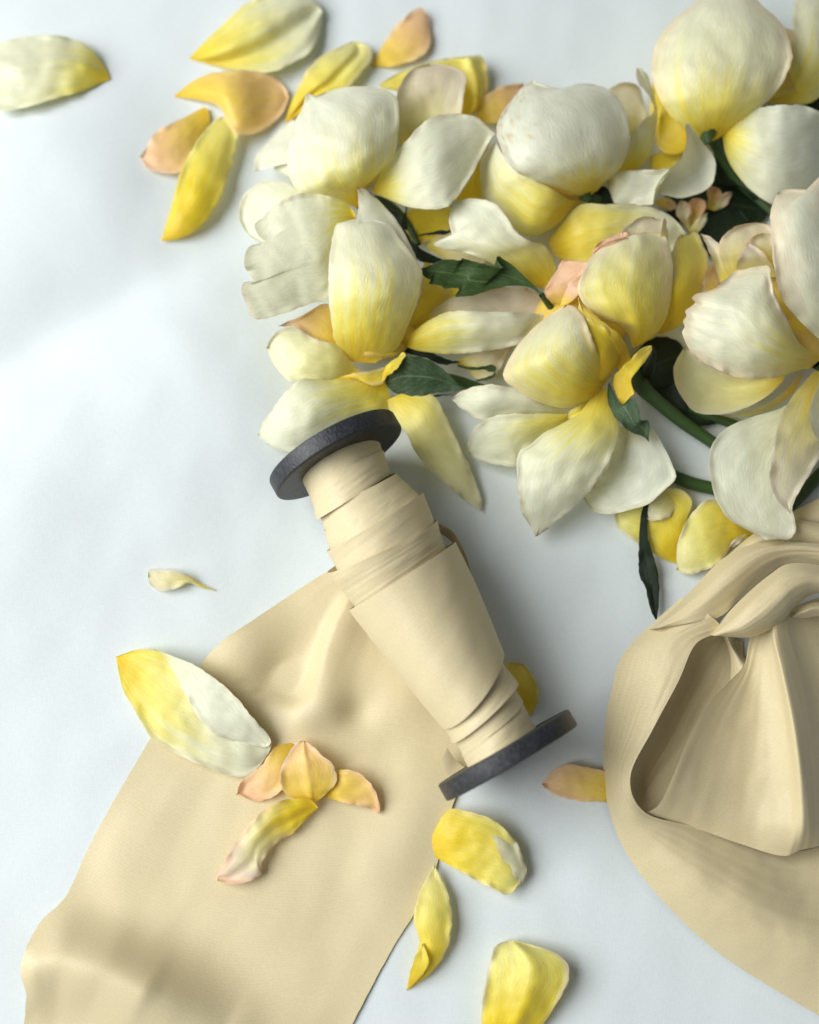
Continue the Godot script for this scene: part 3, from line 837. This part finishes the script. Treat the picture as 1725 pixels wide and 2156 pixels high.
	petal(t, "B", "980,900 985,850 995,800 1003,786", "1020,900 1018,850 1012,810 1003,786", {"c": "blush", "l": [160, 190], "r": [150, 180], "m": [4.0]})
	# calyx and stem
	stem(t, "stem", "E", "850,680,70 900,760,60 1000,850,48 1100,930,38 1225,1015,28 1330,1090,20", [20, 15, 14, 13, 13], M.stem)
	petal(t, "E", "890,660 945,572 962,590 962,640 950,700 930,720", "880,690 880,720 890,722 900,715 915,715 930,720", {"name": "sepal", "mat": "dark_leaf", "l": [90, 110, 90], "r": [70], "m": [0, 6, 0]})
	petal(t, "E", "740,745 735,800 750,860 800,930 860,975 900,985 930,1015", "745,735 800,840 850,808 880,850 895,910 930,915 930,1015", {"name": "sepal", "mat": "sepal", "l": [90, 100, 100, 90], "r": [100, 116, 116, 90], "m": [0, 10, 0], "wave": 6.0})
	petal(t, "E", "762,745 770,700 795,675 850,620 900,572 945,564", "800,850 845,800 860,785 848,720 900,655 935,605 945,564", {"name": "torn_petal_base", "c": "gold", "rim": 0.15, "rim_color": BROWN, "l": [110, 126, 130], "r": [100, 122, 130], "m": [0, 10, 0]})

func rose_five():
	var t = rose("blush cream rose at the right edge with a scalloped petal rim", 1600, 760)
	heart(t, "D", "1640,690,75", 110, 100, 65, 0.2)
	# inner petals at the top
	petal(t, "B", "1250,1180 1190,1130 1188,1060 1215,1010 1235,985", "1270,1160 1260,1090 1250,1040 1245,1000 1235,985", {"c": "peach", "l": [80, 110, 120], "r": [90], "m": [0, 8, 0]})
	petal(t, "B", "1260,1090 1235,1000 1205,930 1190,890 1170,856", "1330,1040 1300,1010 1270,930 1230,880 1170,856", {"c": "blush", "l": [100, 130, 140], "r": [110, 140, 140], "m": [0, -10, 0]})
	petal(t, "B", "1300,1060 1260,960 1265,890 1320,832 1380,812 1430,806", "1520,1060 1530,960 1530,880 1500,830 1470,812 1430,806", {"c": "blush", "l": [120, 140, 150], "r": [110, 130, 150], "m": [0, 20, 10, 0], "rim": 0.5, "rim_color": PINK})
	petal(t, "B", "1350,1060 1340,1000 1365,940 1395,898", "1520,1060 1500,990 1450,930 1395,898", {"c": "blush", "l": [150, 170, 170], "r": [140, 160, 170], "m": [0, 14, 0], "rim": 0.7, "rim_color": PINK})
	petal(t, "B", "1420,1000 1400,900 1420,868 1460,855", "1540,1000 1530,920 1500,865 1460,855", {"c": "blush", "l": [150, 175], "r": [140, 160], "m": [0, 14, 0], "rim": 0.7, "rim_color": PINK})
	# hollow petal below
	petal(t, "E", "1560,700 1480,710 1380,715 1280,690 1180,640 1110,580 1095,572", "1565,712 1545,740 1480,800 1390,850 1280,882 1180,882 1130,862 1065,775 1043,690 1060,630 1095,572", {"c": "pale", "y": 0.9, "l": [60, 60, 50, 60, 80, 100], "r": [70, 100, 110, 100, 90, 100], "m": [0, -40, -60, -40, 0], "p": 2.6, "rim": 0.8, "wave": 6.0})
	petal(t, "E", "1640,690 1600,740 1540,800 1480,835 1400,860 1290,895", "1650,700 1610,780 1550,830 1480,870 1400,896 1290,895", {"c": "yellow", "l": [90, 80, 70], "r": [60, 50, 60], "m": [0, 10, 0], "rim": 0.6})
	# long petals hanging down
	petal(t, "E", "1640,800 1540,858 1400,900 1290,950 1225,1020 1208,1110 1235,1260 1300,1370 1400,1430 1480,1472", "1700,820 1680,950 1640,1100 1610,1220 1600,1310 1612,1380 1620,1420 1605,1450 1580,1470 1530,1465 1480,1472", {"c": "white", "y": 1.2, "l": [70, 80, 80, 70, 90, 120], "r": [60, 60, 60, 80, 130], "m": [0, 20, 26, 10, 0], "rim": 0.5, "brown": 0.4, "wave": 5.0})
	petal(t, "E", "1705,680 1650,740 1600,800 1545,900 1512,1030 1495,1200 1530,1285 1592,1350", "1800,700 1800,850 1760,1000 1725,1090 1665,1190 1625,1260 1600,1310 1592,1350", {"c": "blush", "y": 1.3, "l": [100, 120, 130, 130, 130], "r": [60, 60, 80, 110, 130], "m": [0, 20, 26, 10, 0], "rim": 0.5})
	petal(t, "E", "1735,660 1715,740 1690,830 1685,930 1720,1010", "1850,680 1850,800 1820,920 1780,990 1720,1010", {"c": "cream", "l": [130, 150, 140], "r": [90], "m": [0, 16, 0]})
	# the two full outer petals
	petal(t, "E", "1735,610 1640,560 1570,430 1520,320 1500,240 1490,190 1420,196 1330,215", "1735,630 1620,682 1500,717 1350,712 1220,660 1130,600", {"tip": "1330,215 1290,250 1230,300 1150,322 1130,345 1148,360 1120,385 1098,400 1106,425 1088,450 1098,475 1085,500 1100,545 1130,600", "c": "cream", "y": 1.0, "l": [110, 150, 165, 165, 150], "r": [100, 80, 80, 90, 110], "m": [0, 70, 110, 110, 70], "p": 2.5, "rim": 0.6, "rim_w": 32.0, "rim_color": PINK.lerp(CREAM, 0.35), "wave": 8.0, "brown": 0.3, "nu": 64})
	petal(t, "B", "1790,1390 1725,1350 1620,1250 1545,1150 1512,1000 1500,860 1497,760 1520,690 1535,662", "1900,1380 1960,1200 1960,1000 1900,800 1800,640 1725,595 1690,650 1600,648 1535,662", {"c": "white", "y": 1.2, "rim_w": 70.0, "rim_color": PINK.lerp(CREAM, 0.3), "l": [130, 150, 160, 170, 180], "r": [100, 110, 120, 150, 180], "m": [0, 60, 90, 80, 0], "p": 2.4, "rim": 0.6, "wave": 8.0})
	stem(t, "stem", "E", "1710,640,80 1790,700,50 1900,800,30", [14, 12, 12], M.stem)

func rose_six():
	var t = rose("large cream rose cut off by the top right corner of the frame", 1570, 150)
	heart(t, "D", "1590,130,80", 120, 90, 70, 0.0)
	petal(t, "D", "1470,310 1420,325 1385,310 1368,250 1372,180 1390,150", "1500,290 1500,260 1470,220 1440,180 1410,160 1390,150", {"c": "gold", "y": 1.4, "l": [80, 60, 60, 90], "r": [110], "m": [0, 20, 0]})
	petal(t, "D", "1590,200 1650,160 1672,90 1670,20 1700,-40 1760,-80", "1620,215 1690,220 1725,205 1790,150 1830,60 1820,-20 1760,-80", {"c": "cream", "y": 1.0, "l": [90, 120, 130, 130], "r": [70, 60, 60, 90], "m": [0, 50, 60, 0], "rim": 0.2})
	petal(t, "D", "1495,300 1440,270 1395,220 1372,155 1382,90 1420,40 1470,0 1520,-50", "1515,290 1570,250 1630,200 1662,145 1668,110 1650,55 1610,15 1570,-20 1520,-50", {"c": "cream", "y": 0.9, "l": [110, 110, 110, 120, 150], "r": [110, 130, 140, 150, 150], "m": [0, 80, 120, 100, 0], "p": 2.6, "rim": 0.5, "rim_w": 32.0, "rim_color": PINK.lerp(CREAM, 0.35), "ripple": 4.0})
	petal(t, "B", "1262,362 1330,312 1450,268 1600,255 1700,275 1800,330", "1268,378 1290,490 1340,580 1430,675 1520,722 1620,700 1740,600 1800,330", {"c": "cream", "y": 0.65, "l": [110, 130, 140, 120], "r": [100, 60, 40, 40, 60], "m": [0, 50, 70, 40, 0], "rim": 0.15, "p": 2.4})
	petal(t, "B", "1150,380 1180,440 1210,435 1250,385 1270,350", "1170,365 1200,380 1230,360 1255,350 1270,350", {"name": "receptacle", "mat": "stem", "l": [110], "r": [130], "m": [0, 16, 0]})
	stem(t, "stem", "B", "1225,400,100 1260,480,60 1330,600,30 1430,690,22 1520,770,18", [15, 10, 9, 9], M.stem)

func leaves():
	# the toothed leaf lying across the heap
	var a = thing("rose_leaf", "toothed green leaf lying across the petals left of the pink frilled rose", "leaf", P(1020, 590, 0), "green leaves among the roses")
	petal(a, "C", "1690,240 1640,185 1600,150 1540,92 1470,40 1442,38 1450,66 1475,98 1380,75 1290,52 1258,42 1250,54 1160,50 1090,80 1035,98", "1686,246 1620,200 1530,190 1430,206 1320,240 1222,248 1240,222 1236,200 1170,206 1150,190 1080,180 1100,165 1060,140 1035,98", {"name": "blade", "mat": "leaf", "l": [140, 150, 160, 160, 150], "r": [130, 130, 136, 140, 150], "m": [0, -8, -10, -6, 0], "nv": 64, "wave": 2.0})
	stem(a, "stalk", "C", "1680,238,132 1715,285,110 1760,350,80", [6, 7, 8], M.stem)
	var b = thing("rose_leaf", "dark shaded leaf below the upper left rose, half hidden", "leaf", P(860, 500, 0), "green leaves among the roses")
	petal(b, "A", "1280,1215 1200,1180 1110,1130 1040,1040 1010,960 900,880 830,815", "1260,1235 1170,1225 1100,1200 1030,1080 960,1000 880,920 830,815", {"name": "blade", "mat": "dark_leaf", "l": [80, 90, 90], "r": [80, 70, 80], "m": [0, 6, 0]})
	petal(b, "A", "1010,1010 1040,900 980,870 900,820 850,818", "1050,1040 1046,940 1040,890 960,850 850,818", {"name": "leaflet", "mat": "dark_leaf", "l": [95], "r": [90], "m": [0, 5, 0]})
	var c = thing("rose_leaf", "narrow dark green leaf hanging down onto the bare cloth below the middle rose", "leaf", P(1365, 1200, 0), "green leaves among the roses")
	petal(c, "G", "285,20 272,60 264,160 264,300 290,360 308,440 335,500", "322,18 302,70 300,150 322,225 343,305 346,420 335,500", {"name": "blade", "mat": "dark_leaf", "l": [40, 26, 16, 12, 10], "r": [36, 30, 22, 16, 10], "m": [0, 6, 5, 0], "wave": 3.0})
	# small wilted buds in the dark gap at the right
	var d = thing("rose_bud", "small wilted pink buds in the dark gap between the roses", "flower bud", P(1460, 440, 0))
	petal(d, "B", "1120,850 1080,800 1056,760 1062,725 1080,700", "1130,850 1120,790 1130,750 1110,715 1080,700", {"c": "blush", "l": [30, 50, 54], "r": [34, 44, 40], "m": [0, 6, 0], "wave": 8.0, "rim": 0.8, "rim_color": PINK})
	petal(d, "B", "1125,850 1110,790 1105,740 1125,700 1160,690", "1140,850 1165,790 1195,740 1190,705 1160,690", {"c": "peach", "l": [30, 46, 50], "r": [30, 36, 40], "m": [0, -8, 0], "wave": 8.0, "rim": 0.8, "rim_color": PINK})
	petal(d, "B", "1115,855 1130,820 1165,785 1205,758", "1125,868 1165,845 1195,805 1205,758", {"c": "pale", "l": [36, 54], "r": [30, 40], "m": [0, 8, 0]})
	petal(d, "B", "1200,740 1205,690 1200,650 1215,636 1240,640", "1225,750 1240,710 1270,690 1265,655 1240,640", {"c": "peach", "l": [24, 34], "r": [20], "m": [0, -6, 0], "wave": 8.0, "rim": 0.7, "rim_color": PINK})
	petal(d, "B", "1215,745 1250,700 1280,668 1318,662", "1235,752 1280,735 1305,705 1318,662", {"c": "blush", "l": [20, 30], "r": [18], "m": [0, 5, 0], "wave": 8.0, "rim": 0.7, "rim_color": PINK})
	petal(d, "B", "960,705 1000,688 1040,700 1062,735", "966,722 1000,740 1035,748 1062,735", {"c": "peach", "l": [20], "r": [16], "m": [0, 6, 0], "wave": 6.0})
	var g2 = "dark leaves in the gap between the right roses"
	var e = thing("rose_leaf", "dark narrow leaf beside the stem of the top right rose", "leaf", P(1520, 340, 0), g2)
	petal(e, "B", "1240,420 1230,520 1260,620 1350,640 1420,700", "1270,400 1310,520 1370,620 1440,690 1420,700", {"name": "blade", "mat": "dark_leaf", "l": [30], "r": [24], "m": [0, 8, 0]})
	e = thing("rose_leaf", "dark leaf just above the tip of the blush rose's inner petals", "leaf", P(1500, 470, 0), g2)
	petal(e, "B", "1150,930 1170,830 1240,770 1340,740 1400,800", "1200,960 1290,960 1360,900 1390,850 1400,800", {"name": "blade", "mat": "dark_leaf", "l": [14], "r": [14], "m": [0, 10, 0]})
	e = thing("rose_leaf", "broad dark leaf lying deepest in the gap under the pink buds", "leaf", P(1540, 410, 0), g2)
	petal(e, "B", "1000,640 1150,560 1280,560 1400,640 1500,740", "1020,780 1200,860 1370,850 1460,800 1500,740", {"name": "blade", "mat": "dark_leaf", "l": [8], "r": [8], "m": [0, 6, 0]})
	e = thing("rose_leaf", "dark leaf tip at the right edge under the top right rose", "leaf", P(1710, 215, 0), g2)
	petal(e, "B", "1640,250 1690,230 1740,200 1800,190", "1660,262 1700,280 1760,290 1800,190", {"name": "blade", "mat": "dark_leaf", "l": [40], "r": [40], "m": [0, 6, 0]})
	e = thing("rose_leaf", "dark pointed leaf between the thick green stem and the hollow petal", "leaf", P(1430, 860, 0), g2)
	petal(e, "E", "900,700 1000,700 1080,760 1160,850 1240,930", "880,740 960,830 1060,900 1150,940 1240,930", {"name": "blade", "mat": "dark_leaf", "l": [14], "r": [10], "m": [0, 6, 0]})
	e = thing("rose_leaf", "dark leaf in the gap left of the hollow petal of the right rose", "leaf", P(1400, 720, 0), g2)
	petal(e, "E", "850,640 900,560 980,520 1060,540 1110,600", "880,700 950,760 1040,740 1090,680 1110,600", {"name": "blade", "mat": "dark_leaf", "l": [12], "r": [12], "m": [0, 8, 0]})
	# lower stems
	var g1 = "cut stems under the roses"
	var f = thing("cut_stalk", "dark stem running right from the hanging leaf to the long white petal", "stem", P(1480, 1030, 0), g1)
	stem(f, "shaft", "E", "960,1150,14 1060,1180,16 1140,1210,16 1260,1240,16 1420,1300,16", [13, 14, 14, 14], M.stem)
	f = thing("cut_stalk", "thin stem under the hollow petal of the right rose", "stem", P(1510, 890, 0), g1)
	stem(f, "shaft", "E", "1120,850,18 1200,890,18 1320,930,18 1420,980,18", [10, 10, 10], M.stem)
	f = thing("cut_stalk", "thick dark stem at the right edge just above the piled ribbon", "stem", P(1700, 1030, 0), g1)
	stem(f, "shaft", "E", "1560,1340,18 1640,1260,20 1725,1170,20 1800,1100,20", [13, 13, 13], M.stem)

func loose_petals():
	loose("greenish cream petal alone at the upper left, its yellow tip pointing right", "H", "545,385 520,330 440,230 350,190 250,173 130,180 0,212 -90,270", "545,388 500,406 400,450 260,490 130,528 0,545 -60,480 -90,270", {"c": "cream", "y": 0.85, "l": [4, 6, 8, 8], "r": [4, 4, 4, 8], "m": [0, 34, 46, 40, 0], "skew": -0.2, "crease": [-0.35, -0.1, 0.2, 8.0], "rim": 0.1})
	loose("broad yellow petal with a folded hollow across it at the top edge", "H", "935,285 1010,205 1110,110 1200,25 1320,-40 1440,-60 1540,-20 1592,60", "935,290 1050,322 1180,346 1340,354 1440,312 1530,255 1575,170 1592,60", {"c": "cream", "y": 1.35, "l": [4, 10, 20, 20, 14], "r": [4, 5, 6, 8, 10], "m": [0, 40, 50, 40, 10], "crease": [0.9, -0.2, 0.3, -26.0], "rim": 0.3})
	loose("small curled peach petal highest of the petals beside the roses", "D", "782,137 800,105 830,60 860,30 885,15 902,35", "783,140 820,141 860,132 895,112 908,80 902,35", {"c": "peach", "l": [4, 8, 14], "r": [4, 5, 8], "m": [0, 18, 20, 0], "wave": 5.0})
	loose("yellow petal with a cream tip standing just behind the upper left rose", "A", "345,412 375,320 410,240 470,120 560,30 650,-15 730,-50", "350,420 430,370 560,270 690,230 770,150 850,40 820,-30 730,-50", {"c": "yellow", "y": 0.95, "l": [4, 12, 16, 16], "r": [4, 6, 8, 10], "m": [0, 30, 36, 0], "crease": [0.2, 0.3, 0.2, -10.0]})
	loose("yellow and orange petal with a sharp ridge, above the long yellow petal", "H", "860,472 950,400 1060,356 1200,345 1320,368 1400,420 1425,480", "860,478 960,490 1080,525 1130,620 1190,668 1300,640 1390,560 1425,480", {"c": "peach", "y": 1.4, "l": [4, 12, 20, 16, 6], "r": [4, 6, 14, 10, 6], "m": [0, 34, 52, 14, 0]})
	loose("orange petal with a pink edge left of the long yellow petal", "H", "1005,528 900,582 780,640 735,700 715,740 690,772", "1020,532 1032,600 985,690 930,780 900,848 790,852 720,825 690,772", {"c": "peach", "l": [10, 14, 14, 6], "r": [10, 6, 4, 4], "m": [0, 24, 20, 0]})
	loose("long narrow yellow petal pointing down at the left of the roses", "H", "795,1185 850,1000 890,850 955,720 1020,630 1070,585 1100,575", "798,1188 900,1172 1000,1105 1080,990 1130,850 1175,680 1155,610 1100,575", {"c": "yellow", "y": 1.3, "l": [4, 8, 12, 20, 24], "r": [4, 4, 5, 8, 20], "m": [0, 40, 50, 40, 0], "p": 2.4, "rim": 0.1})
	loose("pale yellow petal with a bright fold behind the upper left rose", "A", "1370,390 1200,300 1010,240 880,212 980,140 1100,90 1250,50", "1400,380 1480,320 1510,220 1508,120 1478,36 1400,34 1250,50", {"c": "yellow", "y": 1.1, "l": [30, 40, 40, 30], "r": [24, 10, 20, 40], "m": [0, 30, 40, 0], "crease": [0.75, 0.75, 0.12, 16.0]})
	loose("peach petal between the two top roses, partly covered", "B", "120,330 130,270 190,195 260,165 345,155", "140,340 230,340 290,290 330,220 345,155", {"c": "peach", "l": [20, 30, 30], "r": [20], "m": [0, 16, 0]})
	loose("tiny dried petal with a curled thread of a tail alone on the cloth", "D", "455,1243 425,1230 405,1215 380,1205 345,1200 316,1199 312,1215", "455,1244 420,1236 400,1228 380,1236 350,1244 320,1236 312,1215", {"c": "blush", "y": 1.8, "l": [2, 6, 8, 8], "r": [2, 5, 3, 4], "m": [0, 8, 12, 0], "rim": 0.6, "nu": 20})
	var t = loose("large yellow and cream petal with one side folded over, on the ribbon's left edge", "I", "333,88 352,180 385,240 430,318 470,350 530,382 620,420 690,438 735,420 772,370", "333,92 400,70 470,82 570,122 660,190 730,272 780,330 772,370", {"c": "cream", "y": 1.2, "l": [8, 12, 16, 14, 16], "r": [10, 34, 40, 36, 20], "m": [0, -6, 6, 8, 0], "rim": 0.5, "brown": 0.5, "ripple": 5.0})
	petal(t, "I", "440,70 480,100 515,165 555,240 600,300 660,330 720,345 765,352", "445,68 520,98 572,122 662,190 732,272 770,315 782,335 765,352", {"name": "folded_side", "c": "white", "l": [26, 28, 30, 28, 26], "r": [36, 56, 62, 56, 34], "m": [0, 14, 18, 12, 0], "rim": 0.3, "brown": 0.3})
	loose("peach petal lying left of the upright one on the ribbon tail", "I", "852,336 790,352 755,400 705,440 684,470 679,488", "855,340 848,400 815,470 765,502 725,504 695,492 679,488", {"c": "peach", "l": [16, 20, 16, 10], "r": [14, 14, 12, 10], "m": [0, 12, 10, 0], "rim_color": PINK})
	loose("apricot petal with a pale rim standing upright in the cluster on the ribbon", "I", "898,516 850,500 818,482 804,432 830,368 858,335 876,333", "902,514 932,490 967,452 957,402 922,370 895,342 876,333", {"c": "peach", "y": 1.3, "l": [20, 28, 32, 36], "r": [20, 32, 40, 36], "m": [0, 8, 14, 0], "rim": 0.8, "crease": [0.0, 0.0, 0.15, 4.0]})
	loose("apricot petal pointing right in the cluster on the ribbon", "I", "934,492 960,442 982,415 1040,430 1076,472 1092,520 1090,543", "936,496 1000,514 1050,524 1075,535 1090,543", {"c": "peach", "y": 1.4, "l": [16, 26, 24, 12], "r": [14, 10, 10, 10], "m": [0, 14, 10, 0], "rim": 0.8, "rim_color": PINK})
	loose("twisted yellow petal with wrinkled pink end, lowest of the cluster on the ribbon", "I", "915,525 885,500 800,508 720,568 668,640 640,690 622,712 625,735", "912,530 860,578 835,605 800,622 760,670 750,700 748,722 690,745 650,742 625,735", {"c": "curl", "l": [30, 40, 36, 24, 10], "r": [24, 12, 10, 10], "m": [0, 20, 24, 10], "wave": 6.0, "ripple": 5.0, "rim_color": PINK, "rim": 0.8, "crease": [0.3, 0.2, 0.3, -5.0]})
	loose("yellow petal with a curled cream end tucked under the ribbon's right edge", "I", "1230,640 1255,580 1292,530 1360,540 1420,560 1480,620 1505,680 1512,712", "1230,655 1305,698 1400,750 1462,776 1495,745 1512,712", {"c": "yellow", "y": 1.2, "l": [3, 14, 20, 26, 14], "r": [3, 6, 10, 14], "m": [0, 24, 30, 10], "rim": 0.5})
	t = get_node(NodePath(last_loose))
	petal(t, "I", "1418,562 1414,600 1438,660 1470,715 1492,748", "1422,562 1482,618 1510,690 1512,722 1492,748", {"name": "curled_tip", "c": "pale", "y": 0.2, "l": [30, 40, 44, 36, 24], "r": [26, 24, 22, 20], "m": [0, 14, 14, 0], "rim": 0.6, "brown": 0.3})
	loose("slim pale petal beside the ribbon with a bright yellow pointed end", "I", "1168,1052 1182,990 1205,915 1190,850 1205,770 1248,688", "1170,1050 1240,1000 1285,930 1300,850 1285,760 1248,688", {"c": "yellow", "y": 1.1, "l": [3, 6, 8, 8, 6], "r": [3, 8, 10, 10], "m": [0, 24, 34, 26, 0], "rim": 0.3})
	t = get_node(NodePath(last_loose))
	petal(t, "I", "1170,1048 1184,985 1206,925 1216,915", "1172,1048 1218,1002 1232,960 1216,915", {"name": "folded_tip", "c": "gold", "l": [10, 24, 30], "r": [10, 30, 36], "m": [0, 6, 0], "rim": 0.0})
	loose("yellow petal with a pinkish curled rim at the bottom edge of the photo", "I", "1400,1230 1384,1130 1395,1030 1412,955 1430,918 1472,905", "1500,1230 1562,1147 1612,1070 1638,1000 1610,950 1540,922 1472,905", {"c": "yellow", "y": 1.2, "l": [6, 10, 14, 12], "r": [6, 14, 24, 14], "m": [0, 26, 34, 20, 0], "rim": 0.9, "brown": 0.3, "crease": [0.1, 0.2, 0.25, 10.0]})
	loose("small pink and yellow petal touching the left side of the piled ribbon", "I", "1790,500 1760,430 1700,412 1640,400 1600,410 1575,435 1557,458", "1790,512 1720,508 1660,505 1600,490 1575,475 1557,458", {"c": "peach", "y": 1.2, "l": [5, 12, 12, 4], "r": [5, 4, 4, 4], "m": [0, 16, 16, 0], "rim": 0.6, "rim_color": PINK})
	loose("orange petal half hidden behind the spool's lower end", "I", "1460,280 1440,200 1450,115 1480,108 1505,112", "1500,275 1535,245 1550,190 1530,140 1505,112", {"c": "gold", "l": [5, 20, 24], "r": [5], "m": [0, 20, 0], "wave": 5.0})
	loose("yellow petal with an orange base beneath the narrow hanging leaf", "E", "1060,1580 1000,1560 900,1500 800,1430 775,1390 768,1350", "1062,1560 1100,1400 1130,1280 1050,1230 930,1250 840,1290 768,1350", {"c": "yellow", "y": 1.1, "l": [4, 5, 6, 10], "r": [6, 20, 24, 20, 10], "m": [0, 14, 16, 0]})
	loose("blush tipped yellow petal between the hanging leaf and the piled ribbon", "E", "1430,1440 1380,1380 1300,1310 1200,1285 1115,1370 1065,1480 1058,1610", "1430,1460 1350,1490 1310,1510 1260,1580 1180,1615 1110,1635 1058,1610", {"c": "yellow", "y": 0.9, "l": [10, 16, 24, 26, 10], "r": [8, 6, 6, 6], "m": [0, 30, 40, 26, 0], "rim": 0.7})
	loose("little cream petal curled over behind the top of the narrow hanging leaf", "E", "1060,1270 1000,1250 950,1265 930,1300 915,1375", "1064,1285 1055,1320 1020,1365 960,1382 915,1375", {"c": "pale", "l": [30, 34], "r": [28, 24], "m": [0, 16, 0], "rim": 0.7})
	loose("small translucent blush petal at the edge of the piled ribbon", "E", "1390,1440 1350,1455 1320,1475 1300,1510", "1395,1455 1370,1480 1335,1500 1300,1510", {"c": "blush", "l": [24], "r": [20], "m": [0, 8, 0]})
